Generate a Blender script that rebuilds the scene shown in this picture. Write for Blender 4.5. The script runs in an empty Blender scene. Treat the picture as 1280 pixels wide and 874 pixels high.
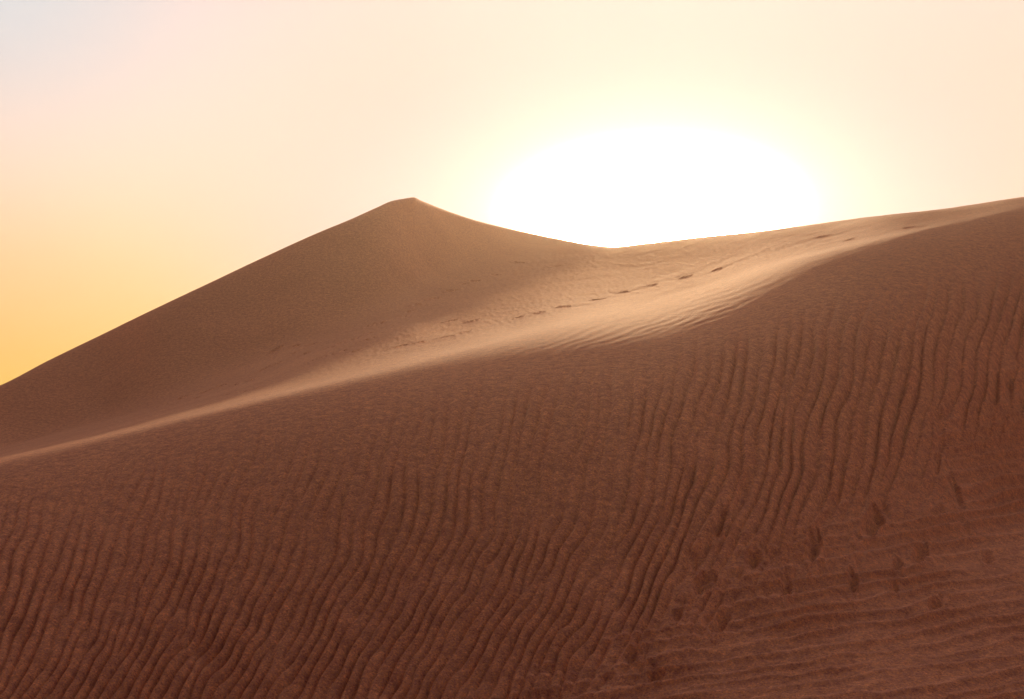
import bpy, math
import numpy as np

# ---------------------------------------------------------------- basics
sc = bpy.context.scene
COL = sc.collection
F = 1758.0            # focal length in photo pixels (1280 wide)
HV = 700.0            # photo row of the true horizon
EYE = 1.65            # eye height above the desert floor
SUN_EL, SUN_AZ = math.radians(14.8), math.atan((815 - 640) / F)


def sm(a, b, x):
    t = np.clip((x - a) / (b - a), 0, 1)
    return t * t * (3 - 2 * t)


def spline(xs, ys):
    """natural-looking C1 interpolation (monotone cubic)"""
    xs = np.array(xs, float); ys = np.array(ys, float)
    h = np.diff(xs); d = np.diff(ys) / h
    m = np.zeros_like(xs); m[0] = d[0]; m[-1] = d[-1]
    for i in range(1, len(xs) - 1):
        if d[i-1] * d[i] > 0:
            w1 = 2*h[i] + h[i-1]; w2 = h[i] + 2*h[i-1]
            m[i] = (w1 + w2) / (w1 / d[i-1] + w2 / d[i])
    def f(x):
        x = np.clip(np.asarray(x, float), xs[0], xs[-1])
        k = np.clip(np.searchsorted(xs, x, side='right') - 1, 0, len(xs) - 2)
        t = (x - xs[k]) / h[k]
        return ((2*t**3 - 3*t**2 + 1) * ys[k] + (t**3 - 2*t**2 + t) * h[k] * m[k]
                + (-2*t**3 + 3*t**2) * ys[k+1] + (t**3 - t**2) * h[k] * m[k+1])
    return f


def perlin(x, y, seed):
    rng = np.random.RandomState(seed)
    perm = rng.permutation(512); ang = rng.rand(512) * 2 * np.pi
    gx, gy = np.cos(ang), np.sin(ang)
    xi = np.floor(x).astype(np.int64); yi = np.floor(y).astype(np.int64)
    xf = x - xi; yf = y - yi
    s = xf**3 * (xf * (xf*6 - 15) + 10); t = yf**3 * (yf * (yf*6 - 15) + 10)
    def g(ix, iy, dx, dy):
        k = perm[(perm[ix & 511] + iy) & 511]
        return gx[k] * dx + gy[k] * dy
    a = g(xi, yi, xf, yf); b = g(xi+1, yi, xf-1, yf)
    c = g(xi, yi+1, xf, yf-1); d = g(xi+1, yi+1, xf-1, yf-1)
    return ((a + (b-a)*s) + ((c + (d-c)*s) - (a + (b-a)*s)) * t) * 1.5


def fbm(x, y, seed, n=3):
    r = 0; a = 1; f = 1
    for i in range(n):
        r = r + a * perlin(x*f, y*f, seed + i*7); a *= .5; f *= 2.03
    return r


def phasor(u, v, phase, su, sv, seed, mean=.55):
    """ripple train with natural forks: a carrier times smooth complex noise"""
    re = mean + perlin(u/su, v/sv, seed); im = perlin(u/su + 31.7, v/sv + 11.3, seed + 3)
    mag = np.sqrt(re*re + im*im)
    ph = phase + np.arctan2(im, re)
    return ph, np.clip(mag / (mean + .25), 0, 1.25)


# ---------------------------------------------------------------- dune lines
# skyline of the rear dune
sky_l = spline([-2600, -1500, -800, -400, -150, 0, 60, 130, 200, 270, 340, 400, 440, 472, 490, 505, 517,
                526, 560, 600, 650, 700, 740, 768, 800, 870, 960, 1080, 1180, 1280, 1420, 1650, 2000, 2600, 3400],
               [690, 680, 650, 598, 536, 482, 451, 417, 383, 350, 317, 290, 273.5, 259, 251.4, 248.4, 246.7,
                250.5, 264, 277, 289, 299, 306, 308.5, 305, 297, 288, 272, 261, 246, 229, 232, 330, 520, 680])
# crest of the front dune
crest_l = spline([-2600, -1500, -800, -400, -150, 0, 120, 250, 400, 500, 600, 700, 800, 900, 1000, 1100,
                  1200, 1280, 1420, 1650, 2000, 2600, 3400],
                 [694, 688, 672, 645, 604, 574, 548, 517, 480, 456, 431, 405, 380, 352, 323, 299,
                  276, 259, 237, 238, 338, 528, 686])
# foot of the rear dune's steeper face
toe_l = spline([-2600, -400, 0, 100, 200, 300, 400, 500, 580, 640, 700, 800, 3400],
               [690, 640, 572, 540, 506, 466, 424, 383, 348, 326, 312, 300, 300])
crest_y = spline([-2600, -800, 0, 400, 800, 1280, 2000, 3400], [9, 9.2, 10.2, 11.6, 13.2, 14.6, 14.5, 12])

# ---------------------------------------------------------------- front face: slope field, tan(angle)
def slope_front(u, v, vc):
    d = v - vc                                    # pixels below the crest
    r_ = sm(250, 900, u)
    q_ = sm(820, 1150, u)
    base = (.43 - .20 * r_ + .20 * q_) + (.20 + .19 * r_ - .18 * q_) * sm(0, 230, d)              # rounds over, then steepens downward
    rim = np.exp(-(d / (22 + 14 * sm(300, 800, u) - 14 * sm(900, 1250, u)))**1.0)
    t = (HV - v) / F
    low = sm(430, 760, v + (np.minimum(u, 1380) - 1280) * .42)      # lower right flattens out
    s = base - .40 * low * sm(400, 1100, u)
    s = s + .10 * np.exp(-((u - 620) / 260)**2 - ((v - 800) / 170)**2)
    s = s + .045 * perlin(u / 330, v / 210, 5)
    s = s * (1 - rim) + (t + .024 + .010 * sm(300, 800, u)) * rim
    return np.maximum(s, t + .022)

def slope_rear(u, v, vc, vs):
    t = (HV - v) / F
    toe = np.minimum(toe_l(u), vc - 2)
    face = sm(12, -40, v - toe) * sm(790, 560, u)   # 1 on the steep face
    flat = t + .30 * sm(1450, 1900, u) + .037 + .012 * sm(800, 1100, u) + .008 * sm(0, 80, vc - v)
    rim = np.exp(-((vc - v) / 10.)**1.4)
    steep = t + .38 + .02 * perlin(v / 60, v * 0, 9)
    s = flat * (1 - face) + steep * face
    s = s * (1 - rim) + (t + .024 + .010 * sm(300, 800, u)) * rim
    s = s + .012 * perlin(u / 90, v / 25, 21) * (1 - face)
    edge = np.exp(-(v - vs) / 6.)                # rounding off at the skyline
    s = s * (1 - edge) + (t + .013) * edge
    return np.maximum(s, t + .012)

# columns: dense inside the picture, coarse outside
uc = np.concatenate([np.linspace(-2600, -420, 60)[:-1], np.linspace(-420, -60, 170)[:-1],
                     np.linspace(-60, 1340, 1300), np.linspace(1340, 1700, 170)[1:], np.linspace(1700, 3400, 60)[1:]])
NU = len(uc)
vc, vs, yc = crest_l(uc), sky_l(uc), crest_y(uc)
vs = np.minimum(vs, vc - 3)
VB = 930.0
N1, N2 = 560, 380
# --- front rows (from crest down)
k = np.linspace(0, 1, N1)[:, None] ** 1.12
V1 = vc[None] + (VB - vc[None]) * k
U1 = np.broadcast_to(uc[None], V1.shape)
T1 = (HV - V1) / F
S1 = slope_front(U1, V1, vc[None])
g = 1 / (S1 - T1)
dt = np.diff(T1, axis=0)
L = np.concatenate([np.zeros((1, NU)), np.cumsum(.5 * (g[1:] + g[:-1]) * dt, axis=0)])
Y1 = np.exp(L)
near_y = spline([-2600, -800, 0, 500, 900, 1280, 2000, 3400], [7.0, 7.1, 7.2, 7.0, 6.9, 7.1, 7.4, 7.6])(uc)
mid = np.array([np.interp(780., V1[:, j], Y1[:, j]) for j in range(NU)])
yc = near_y / mid                              # keeps the foot of the slope at an even distance
Y1 = yc[None] * Y1
# --- rear rows (from crest up)
k = np.linspace(0, 1, N2)[:, None]
V2 = vc[None] + (vs - vc)[None] * k
U2 = np.broadcast_to(uc[None], V2.shape)
T2 = (HV - V2) / F
S2 = slope_rear(U2, V2, vc[None], vs[None])
g = 1 / (S2 - T2)
dt = np.diff(T2, axis=0)
L = np.concatenate([np.zeros((1, NU)), np.cumsum(.5 * (g[1:] + g[:-1]) * dt, axis=0)])
Y2 = yc[None] * np.exp(L)

# even the distances out sideways, so that the sand has no vertical seams
def smooth_u(A, sig):
    lo, hi, n = -420., 1700., 2121
    xs = np.linspace(lo, hi, n); kx = np.arange(-int(3*sig), int(3*sig) + 1); ker = np.exp(-.5 * (kx / sig)**2); ker /= ker.sum()
    out = A.copy(); inside = (uc > lo) & (uc < hi)
    wgt = (sm(lo, lo + 200, uc) * sm(hi, hi - 200, uc))[inside]
    for i in range(len(A)):
        r_ = np.interp(xs, uc, A[i]); p = np.pad(r_, len(kx) // 2, mode='edge')
        r_ = np.convolve(p, ker, 'valid')
        out[i, inside] = A[i, inside] * (1 - wgt) + np.interp(uc[inside], xs, r_) * wgt
    return out
Y1 = np.exp(smooth_u(np.log(Y1), 22)); Y2s = np.exp(smooth_u(np.log(Y2), 38))
bl = sm(0, .12, np.linspace(0, 1, N2))[:, None]
Y2 = np.exp(smooth_u(np.log(Y2), 22)) * (1 - bl) + Y2s * bl
# on the left a trough lies hidden behind the front crest, so the rear dune stands farther off
gap = spline([-2600, -600, 0, 200, 400, 560, 3400], [1.6, 2.3, 2.3, 1.75, 1.15, 1., 1.])(uc)
Y2 = Y2 * (1 + (gap - 1)[None] * sm(0, .16, np.linspace(0, 1, N2))[:, None])
# stack bottom -> skyline
Y = np.concatenate([Y1[::-1], Y2[1:]]); V = np.concatenate([V1[::-1], V2[1:]])
T = (HV - V) / F; Z = Y * T
ICREST = N1 - 1

# --- toward the camera: the slope eases off and runs under the floor
NB = 70
yb, zb = Y[0].copy(), Z[0].copy(); rows_y, rows_z = [], []
sl = S1[-1].copy()
for i in range(NB):
    step = .05 + .003 * i
    sl = sl * .965
    yb = yb - step; zb = zb - sl * step - .0012 * i * step
    rows_y.append(yb.copy()); rows_z.append(zb.copy())
Yn = np.array(rows_y[::-1]); Zn = np.array(rows_z[::-1])
# --- past the skyline: rolls over and falls away down the far side
NA = 110
ya, za = Y[-1].copy(), Z[-1].copy(); rows_y, rows_z = [], []
s0 = S2[-1]; run = 0
for i in range(NA):
    step = .02 * 1.055**i; run += step
    s_ = s0 + (-.42 - s0) * (1 - math.exp(-run / 1.6))
    if run > 14: s_ = s_ * math.exp(-(run - 14) / 25) - .02
    ya = ya + step; za = za + s_ * step
    rows_y.append(ya.copy()); rows_z.append(za.copy())
Ya = np.array(rows_y); Za = np.array(rows_z)
Y = np.concatenate([Yn, Y, Ya]); Z = np.concatenate([Zn, Z, Za])
V = np.concatenate([HV - F * Zn / Yn, V, HV - F * Za / Ya])
ICREST += NB; ISKY = NB + N1 + N2 - 2
U = np.broadcast_to(uc[None], Y.shape).copy()
X = Y * (U - 640) / F
VC = np.broadcast_to(vc[None], Y.shape); VS = np.broadcast_to(vs[None], Y.shape)
ROW = np.arange(Y.shape[0])[:, None]
front = (ROW <= ICREST) * 1.0
rear = ((ROW > ICREST) & (ROW <= ISKY)) * 1.0

# ---------------------------------------------------------------- ripples (heights in metres)
D = V - VC
W = (U + 9 * perlin(U / 120, V / 90, 60) + 3.5 * perlin(U / 34, V / 38, 61))
# long wavy ripples that run down the face and lean to the left lower down
lean = .24 * (V - 500) + .00056 * np.clip(V - 560, 0, 600)**2 * (1 - .25 * sm(700, 1100, U))
lean = lean + 6 * np.sin(V / 47. + U / 210.) * sm(480, 620, V)
ph, am = phasor(U, V, 2*np.pi * (W + lean) / 16.8, 46, 84, 71, .5)
prof = np.sin(ph) + .32 * np.sin(2*ph + .9) + .1 * np.sin(3*ph + 1.6)
mix = sm(-70, 90, (V - 874) + (U - 700) * .62 + 45 * perlin(U / 110, V / 70, 77))   # 0 vertical set, 1 cross set
amp1 = .021 * (.7 * sm(18, 80, D - 30 * sm(500, 800, U)) + .3 * sm(60, 240, D)) * (.75 + .5 * sm(600, 860, V)) * (1 - .93 * mix)
amp1 = amp1 * (.9 + .3 * perlin(U / 160, V / 110, 79) + .28 * sm(760, 900, U) * sm(620, 500, V)) * (Y / 10.)
H = front * amp1 * (.35 + .75 * am) * prof
# ripples lying across the lower right
W2 = V + .16 * U + 5 * perlin(U / 150, V / 40, 82) + 2.5 * perlin(U / 50, V / 20, 83)
lam2 = 17.
ph2, am2 = phasor(U, V, 2*np.pi * W2 / lam2, 170, 38, 85, .6)
prof2 = np.sin(ph2) + .35 * np.sin(2*ph2 - .9)
mixb = sm(-150, 90, (V - 874) + (U - 720) * .66 + 40 * perlin(U / 90, V / 60, 87))
H = H + front * .025 * mixb * am2 * prof2 * (.75 + .5 * perlin(U / 120, V / 60, 89)) * (Y / 10.)
# fine ripples just under the crest, following it
ph3, am3 = phasor(U, V, 2*np.pi * (D + .10 * U + 2 * perlin(U / 60, V / 15, 91)) / 7.2, 60, 12, 93, .3)
H = H + front * .0011 * am3 * np.sin(ph3) * np.exp(-((D - 42) / 38)**2) * sm(150, 500, U) * (Y / 10.)
# faint roughness
H = H + front * .0012 * fbm(U / 9., V / 7., 101, 2) * sm(60, 260, D) * (.5 + 1.1 * mixb)
H = H + front * .012 * fbm(U / 55., V / 40., 111, 2) * sm(60, 240, D)
# wind-blown unevenness over the trodden flat behind the crest (metre space)
H = H + rear * (.005 * fbm(X / 1.3, Y / 1.6, 121, 3) + .00016 * Y * fbm(U / 7., V / 3.5, 125, 2) * sm(12, -12, toe_l(U) - V)) * sm(2, 18, -D)
Z0 = Z.copy()

# ---------------------------------------------------------------- pits, scoops and footprints
def at(u, v):
    j = int(np.argmin(abs(uc - u))); i = int(np.argmin(abs(V[NB:ISKY, j] - v))) + NB
    return X[i, j], Y[i, j], i, j

def dent(u, v, a, b, depth, rot=0., rim=.35, wob=0.):
    """oval hollow: half lengths a, b in metres on the ground, with a pushed-up lip"""
    cx, cy, i, j = at(u, v)
    if wob: pass
    r = max(a, b) * 2.6
    px = r / cy * F
    j0, j1 = np.searchsorted(uc, [u - px - 2, u + px + 2])
    xs, ys = X[:, j0:j1] - cx, Y[:, j0:j1] - cy
    c, s = math.cos(rot), math.sin(rot)
    q = np.sqrt(((xs*c + ys*s) / a)**2 + ((-xs*s + ys*c) / b)**2)
    q = q * (1 + .45 * perlin(xs / a * .9 + u, ys / b * .9 + v, 140))
    h = -np.exp(-(q / .8)**2.2) + rim * np.exp(-((q - 1.35) / .33)**2)
    H[:, j0:j1] += depth * h

rng = np.random.RandomState(12)
# hollows on the front face  (photo position, size in px -> metres at that depth)
for (u, v, lx, ly, dp) in [(1094, 652, 9, 22, .05), (1018, 684, 8, 19, .045), (1150, 692, 7, 15, .035), (943, 698, 9, 16, .04),
                           (878, 733, 10, 16, .04), (1066, 728, 6, 14, .035), (983, 733, 6, 13, .03), (1172, 752, 7, 10, .03),
                           (1196, 618, 6, 17, .03), (900, 780, 8, 12, .03), (1180, 555, 5, 14, .022), (1122, 705, 6, 9, .022),
                           (866, 600, 5, 14, .022), (868, 702, 6, 12, .025), (1172, 640, 6, 10, .02), (1118, 735, 5, 9, .02),
                           (930, 605, 5, 22, .022), (838, 640, 6, 20, .025), (900, 655, 7, 20, .03), (848, 770, 7, 9, .025),
                           (790, 820, 9, 9, .025), (760, 850, 9, 8, .02), (1260, 480, 5, 14, .02), (1172, 520, 4, 12, .02),
                           (820, 846, 9, 6, .02), (1236, 700, 7, 7, .018), (1130, 610, 6, 9, .015), (1205, 660, 6, 7, .015)]:
    cx, cy, i, j = at(u, v)
    sl_ = max(.25, (Z0[i+2, j] - Z0[i-2, j]) / (Y[i+2, j] - Y[i-2, j]) - (HV - v) / F)
    dent(u, v, lx * cy / F, ly * cy / F / sl_, dp * 1.35, rot=-.35 + rng.uniform(-.2, .2), rim=.2)

def furrow(pts, width, depth):
    """a long scoop following a polyline of photo points laid on the face"""
    P = spline([p[1] for p in pts], [p[0] for p in pts])
    v0, v1 = pts[0][1], pts[-1][1]
    cu = P(V) + 4 * perlin(V / 28., U * 0, 131)
    q = (U - cu + 5 * perlin(U / 13., V / 13., 134)) / width
    e = sm(v0 - 12, v0 + 25, V) * sm(v1 + 12, v1 - 25, V) * front
    H[:] += .75 * depth * e * (-np.exp(-((q - .1) / .75)**2) + .75 * np.exp(-((q + 1.7) / .9)**2) + .2 * np.exp(-((q - 1.9) / .9)**2)) \
        * (.75 + .6 * perlin(V / 45., U / 60., 133))

furrow([(1192, 440), (1172, 500), (1172, 590), (1160, 620)], 6, .020)
furrow([(1145, 485), (1128, 540), (1112, 600), (1090, 655)], 8, .028)
furrow([(1075, 500), (1058, 545), (1048, 600)], 7, .022)
furrow([(1034, 500), (1026, 560), (1028, 610)], 5, .018)
furrow([(1042, 620), (1024, 665), (1012, 700)], 8, .024)
furrow([(1262, 465), (1254, 500), (1250, 540)], 5, .016)
furrow([(938, 580), (924, 625), (896, 668), (868, 715)], 8, .024)
furrow([(985, 455), (975, 500), (962, 560), (942, 600)], 6, .014)
furrow([(880, 640), (862, 670), (850, 690)], 7, .02)
furrow([(1080, 690), (1068, 718), (1060, 745)], 6, .018)
furrow([(905, 742), (888, 765), (870, 800)], 7, .016)

# footprints crossing the flat between the two dunes: two trails and strays
def P5(a): return [(400 + x * .3594, 220 + y * .3596) for x, y in a]
def P6(a): return [(820 + x * .3594, 220 + y * .3596) for x, y in a]
def P4(a): return [(x * .4348, 220 + y * .4348) for x, y in a]
prints = (P5([(70, 582), (120, 560), (175, 520), (230, 500), (290, 475), (345, 448), (400, 428), (425, 412), (437, 385), (500, 375), (560, 362),
              (610, 345), (650, 325), (690, 302), (700, 272), (760, 275), (820, 314), (640, 322),
              (350, 578), (440, 560), (460, 552), (520, 538), (530, 505), (500, 516), (690, 492), (730, 484), (765, 475), (850, 455), (885, 446),
              (960, 430), (1060, 403), (1150, 380), (1120, 388), (1210, 368), (1270, 352), (120, 610), (60, 590)])
          + P6([(110, 350), (130, 346), (210, 326), (265, 314), (575, 211), (670, 222), (705, 212), (870, 180), (820, 157), (240, 290), (20, 352), (10, 375),
                (830, 205)])
          + P4([(465, 662), (515, 655), (635, 605), (655, 628), (740, 610), (690, 597), (760, 555), (850, 490), (880, 510),
                (960, 490), (985, 482), (930, 520), (1010, 502), (1060, 470), (600, 617), (390, 645), (370, 680), (560, 640),
                (700, 625), (800, 540), (1020, 470), (660, 600), (480, 668)]))
more_, done = [], []
for (u, v) in prints:
    more_ += [(u, v)] + ([(u + rng.uniform(8, 20), v - rng.uniform(1, 6))] if rng.rand() < .8 and u < 600 else []) + ([(u - rng.uniform(10, 28), v + rng.uniform(-2, 7))] if rng.rand() < .5 and u < 600 else [])
for n, (u, v) in enumerate(more_):
    if v < float(sky_l(u)) + 5 or v > float(crest_l(u)) - 5 or u < 185: continue
    if any(abs(u - a_) < (26 if u > 600 else 13) and abs(v - b_) < (14 if u > 600 else 6) for a_, b_ in done): continue
    done.append((u, v))
    cx, cy, i, j = at(u, v)
    s_ = rng.uniform(.75, 1.2)
    dent(u, v, (.0034 if u < 600 else .0025) * cy * s_, .0065 * cy * s_, .0062 * cy * (1 - .35 * float(sm(500, 700, u))) * rng.uniform(.5, 1.3), rot=rng.uniform(-.5, .5), rim=.16)
H[ROW[:, 0] > ISKY + 4] *= 0
Z = Z + H

# ---------------------------------------------------------------- to world and mesh
Zw = Z + EYE
side = sm(-2600, -1700, U) * sm(3400, 2600, U)
Zw = -1.2 + (Zw + 1.2) * side
Zw = np.maximum(Zw, -2.5)
dYc = lambda A: np.gradient(A, axis=0); dUc = lambda A: np.gradient(A, axis=1)
e1 = np.stack([dUc(X), dUc(Y), dUc(Zw)], -1); e2 = np.stack([dYc(X), dYc(Y), dYc(Zw)], -1)
NRM = np.cross(e1, e2); NRM /= np.linalg.norm(NRM, axis=-1, keepdims=True) + 1e-12


def sheet(name, X, Y, Z, N, mat, smooth_custom=True):
    nr, nc = X.shape
    co = np.stack([X, Y, Z], -1).reshape(-1, 3).astype(np.float32)
    me = bpy.data.meshes.new(name)
    idx = np.arange(nr * nc).reshape(nr, nc)
    q = np.stack([idx[:-1, :-1], idx[:-1, 1:], idx[1:, 1:], idx[1:, :-1]], -1).reshape(-1, 4)
    nf = len(q)
    me.vertices.add(len(co)); me.vertices.foreach_set('co', co.ravel())
    me.loops.add(nf * 4); me.loops.foreach_set('vertex_index', q.ravel().astype(np.int32))
    me.polygons.add(nf); me.polygons.foreach_set('loop_start', np.arange(0, nf * 4, 4, dtype=np.int32))
    me.polygons.foreach_set('use_smooth', np.ones(nf, dtype=bool))
    me.update(calc_edges=True); me.validate()
    if N is not None:
        me.normals_split_custom_set_from_vertices(N.reshape(-1, 3).astype(np.float32))
    me.materials.append(mat)
    o = bpy.data.objects.new(name, me); COL.objects.link(o)
    return o


# ---------------------------------------------------------------- sand material
def sand_material(name):
    m = bpy.data.materials.new(name); m.use_nodes = True
    nt = m.node_tree; nt.nodes.clear(); N = nt.nodes; Lk = nt.links.new
    out = N.new('ShaderNodeOutputMaterial'); b = N.new('ShaderNodeBsdfPrincipled')
    Lk(b.outputs[0], out.inputs['Surface'])
    b.inputs['Roughness'].default_value = .95; b.inputs['Diffuse Roughness'].default_value = 0.0
    b.inputs['Specular IOR Level'].default_value = .04
    b.inputs['Specular Tint'].default_value = (1, .80, .60, 1)
    geo = N.new('ShaderNodeTexCoord')
    def noise(scale, detail=2., rough=.5):
        n = N.new('ShaderNodeTexNoise'); n.inputs['Scale'].default_value = scale
        n.inputs['Detail'].default_value = detail; n.inputs['Roughness'].default_value = rough
        Lk(geo.outputs['Object'], n.inputs['Vector']); return n
    def ramp(src, stops):
        r = N.new('ShaderNodeValToRGB'); Lk(src, r.inputs[0])
        e = r.color_ramp.elements
        e[0].position, e[0].color = stops[0][0], (*stops[0][1], 1)
        e[1].position, e[1].color = stops[-1][0], (*stops[-1][1], 1)
        for p, c in stops[1:-1]:
            x = e.new(p); x.color = (*c, 1)
        return r
    def mul(a, b_, f=1.):
        x = N.new('ShaderNodeMix'); x.data_type = 'RGBA'; x.blend_type = 'MULTIPLY'
        x.inputs[0].default_value = f; Lk(a, x.inputs[6]); Lk(b_, x.inputs[7]); return x.outputs[2]
    big = ramp(noise(.35, 3).outputs[0], [(.3, (.53, .210, .126)), (.7, (.59, .238, .143))])
    g1 = ramp(noise(95, 2, .7).outputs[0], [(.32, (.58, .50, .56)), (.44, (.95, .98, 1.25)), (.56, (1.0, .99, .82)), (.70, (1.5, 1.5, 1.45))])
    g2 = ramp(noise(34, 2, .7).outputs[0], [(.32, (.84, .80, .86)), (.68, (1.16, 1.17, 1.10))])
    g3 = ramp(noise(13, 3, .75).outputs[0], [(.34, (.82, .80, .86)), (.66, (1.16, 1.15, 1.08))])
    c = mul(mul(mul(big.outputs[0], g1.outputs[0]), g2.outputs[0]), g3.outputs[0])
    Lk(c, b.inputs['Base Color'])
    bp = N.new('ShaderNodeBump'); bp.inputs['Strength'].default_value = .15; bp.inputs['Distance'].default_value = .004
    Lk(noise(70, 3, .65).outputs[0], bp.inputs['Height']); Lk(bp.outputs[0], b.inputs['Normal'])
    return m


sand = sand_material('sand')
a, bq = ICREST, ICREST
near = sheet('front_dune', X[:a+1], Y[:a+1], Zw[:a+1], NRM[:a+1], sand)
far = sheet('rear_dune', X[a:], Y[a:], Zw[a:], NRM[a:], sand)
near['kind'] = 'structure'; far['kind'] = 'structure'
near['label'] = 'rippled sand dune in front with pale crest and hollows at lower right'
far['label'] = 'pointed sand dune behind with footprints crossing its foot'

# desert floor reaching the horizon, gently rolling
r = np.concatenate([[0.], np.geomspace(.6, 5000, 230)])
th = np.linspace(0, 2*np.pi, 361)
R, TH = np.meshgrid(r, th, indexing='ij')
GX, GY = R * np.sin(TH), R * np.cos(TH)
GZ = .10 * fbm(GX / 9, GY / 9, 201, 2) * sm(1, 10, R) + 6 * np.maximum(fbm(GX / 260, GY / 180, 205, 3), -.3) * sm(90, 500, R)
ground = sheet('ground', GX, GY, GZ, None, sand)
ground['kind'] = 'structure'; ground['label'] = 'sand desert floor around the dunes'

# ---------------------------------------------------------------- sky: Nishita plus the dusty glow round the low sun
w = bpy.data.worlds.new('World'); sc.world = w; w.use_nodes = True
nt = w.node_tree; nt.nodes.clear(); N = nt.nodes; Lk = nt.links.new
out = N.new('ShaderNodeOutputWorld')
sky = N.new('ShaderNodeTexSky'); sky.sky_type = 'NISHITA'; sky.sun_disc = False
sky.sun_elevation = SUN_EL; sky.sun_rotation = SUN_AZ
sky.altitude = 0; sky.air_density = 1; sky.dust_density = 4; sky.ozone_density = 1
bg1 = N.new('ShaderNodeBackground'); bg1.inputs[1].default_value = .05; Lk(sky.outputs[0], bg1.inputs[0])
tc = N.new('ShaderNodeTexCoord')
def M(op, *ins, clamp=False):
    n = N.new('ShaderNodeMath'); n.operation = op; n.use_clamp = clamp
    for i, x in enumerate(ins):
        if isinstance(x, (int, float)): n.inputs[i].default_value = x
        else: Lk(x, n.inputs[i])
    return n.outputs[0]
def SS(a_, b_, x):
    n = N.new('ShaderNodeMapRange'); n.interpolation_type = 'SMOOTHSTEP'
    n.inputs[1].default_value = a_; n.inputs[2].default_value = b_; Lk(x, n.inputs[0]); return n.outputs[0]
def MIX(f, a_, b_):
    x = N.new('ShaderNodeMix'); x.data_type = 'RGBA'
    Lk(f, x.inputs[0])
    for i, c in ((6, a_), (7, b_)):
        if isinstance(c, tuple): x.inputs[i].default_value = (*c, 1)
        else: Lk(c, x.inputs[i])
    return x.outputs[2]
sep = N.new('ShaderNodeSeparateXYZ'); Lk(tc.outputs['Generated'], sep.inputs[0])
dx, dy, dz = sep.outputs
el = M('ARCSINE', dz)                                  # elevation, radians
az = M('SUBTRACT', M('ARCTAN2', dx, dy), SUN_AZ)       # azimuth from the sun
de = M('SUBTRACT', el, SUN_EL - math.radians(1.0))
cz = M('COSINE', M('MULTIPLY', el, .8))
g2 = M('ADD', M('POWER', M('MULTIPLY', M('MULTIPLY', az, cz), .53), 2.), M('POWER', M('MULTIPLY', de, 1.08), 2.))
gam = M('SQRT', g2)
D_ = math.radians
orange = (.62, .34, .0); peach = (.93, .59, .42)
c = MIX(SS(D_(4.5), D_(17), el), orange, peach)
c = MIX(SS(D_(15), D_(23), el), c, (.84, .54, .50))
c = MIX(SS(D_(12), D_(4), gam), c, (.30, .31, .37))
c = MIX(M('MULTIPLY', SS(D_(-9), D_(-27), az), SS(D_(11), D_(22), el)), c, (.58, .62, .66))
c = MIX(SS(D_(22.5), D_(30), el), c, (.9, .8, .7))
c = MIX(SS(D_(42), D_(66), el), c, (.50, .39, .37))
c = MIX(SS(D_(45), D_(110), M('ABSOLUTE', az)), c, (.03, .024, .022))
bg2 = N.new('ShaderNodeBackground'); Lk(c, bg2.inputs[0]); bg2.inputs[1].default_value = .745
core = M('MULTIPLY', M('EXPONENT', M('MULTIPLY', M('POWER', M('DIVIDE', gam, D_(1.08)), 2.), -1.)), 2600.0)
halo = M('MULTIPLY', M('EXPONENT', M('MULTIPLY', M('POWER', M('DIVIDE', gam, D_(1.75)), 1.2), -1.)), 2.6)
bg3 = N.new('ShaderNodeBackground'); bg3.inputs[0].default_value = (1, .76, .48, 1); Lk(M('ADD', core, halo), bg3.inputs[1])
a1 = N.new('ShaderNodeMixShader'); a2 = N.new('ShaderNodeAddShader'); a1.inputs[0].default_value = .90
Lk(bg1.outputs[0], a1.inputs[1]); Lk(bg2.outputs[0], a1.inputs[2])
Lk(a1.outputs[0], a2.inputs[0]); Lk(bg3.outputs[0], a2.inputs[1]); Lk(a2.outputs[0], out.inputs['Surface'])

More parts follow.
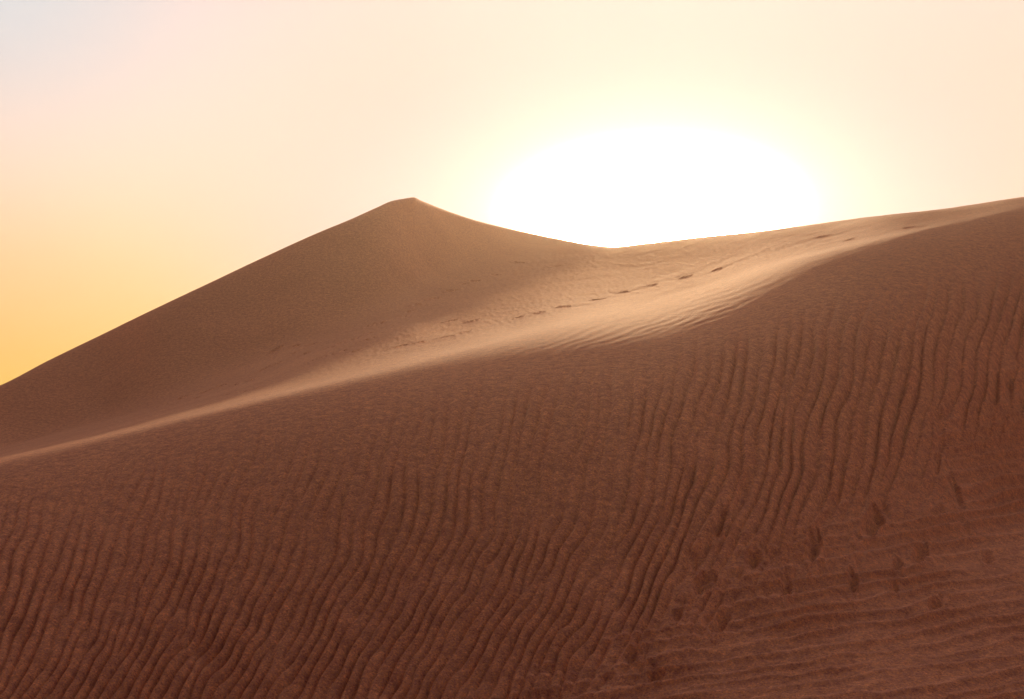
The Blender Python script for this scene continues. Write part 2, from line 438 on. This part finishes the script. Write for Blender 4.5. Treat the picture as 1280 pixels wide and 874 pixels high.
# ---------------------------------------------------------------- blown dust in the air
HAZE = .0006
bx = bpy.data.meshes.new('haze')
Q = 5600; zt = float(max(Zw.max(), GZ.max())) + 1.5; zb_ = -4.5
vs_ = [(x, y, z) for z in (zb_, zt) for x, y in ((-Q, -Q), (Q, -Q), (Q, Q), (-Q, Q))]
bx.from_pydata(vs_, [], [(3, 2, 1, 0), (4, 5, 6, 7), (0, 1, 5, 4), (1, 2, 6, 5), (2, 3, 7, 6), (3, 0, 4, 7)])
hz = bpy.data.objects.new('haze', bx); COL.objects.link(hz); hz['kind'] = 'stuff'
hz['label'] = 'thin blown dust in the air over the dunes'
hm = bpy.data.materials.new('haze'); hm.use_nodes = True; hm.node_tree.nodes.clear()
ho = hm.node_tree.nodes.new('ShaderNodeOutputMaterial'); pv = hm.node_tree.nodes.new('ShaderNodeVolumePrincipled')
pv.inputs['Density'].default_value = HAZE; pv.inputs['Color'].default_value = (.95, .80, .64, 1); pv.inputs['Anisotropy'].default_value = .65
hm.node_tree.links.new(pv.outputs[0], ho.inputs['Volume']); bx.materials.append(hm)

# ---------------------------------------------------------------- sun lamp
ld = bpy.data.lights.new('sun', 'SUN'); ld.energy = 2.4; ld.angle = D_(.53); ld.color = (1, .56, .24)
lo = bpy.data.objects.new('sun', ld); COL.objects.link(lo)
from mathutils import Vector
sd = Vector((math.sin(SUN_AZ) * math.cos(SUN_EL), math.cos(SUN_AZ) * math.cos(SUN_EL), math.sin(SUN_EL)))
lo.rotation_euler = sd.to_track_quat('Z', 'Y').to_euler(); lo.location = sd * 200

# ---------------------------------------------------------------- camera
cd = bpy.data.cameras.new('camera'); cam = bpy.data.objects.new('camera', cd); COL.objects.link(cam)
cd.sensor_width = 36; cd.lens = 36 * F / 1280; cd.shift_y = (HV - 437) / 1280
cd.clip_start = .05; cd.clip_end = 20000
cam.location = (0, 0, EYE); cam.rotation_euler = (math.radians(90), 0, 0)
sc.camera = cam
sc.view_settings.view_transform = 'Standard'; sc.view_settings.look = 'None'
sc.view_settings.exposure = .60; sc.view_settings.gamma = 1
sc.cycles.use_denoising = True
sc.cycles.max_bounces = 6
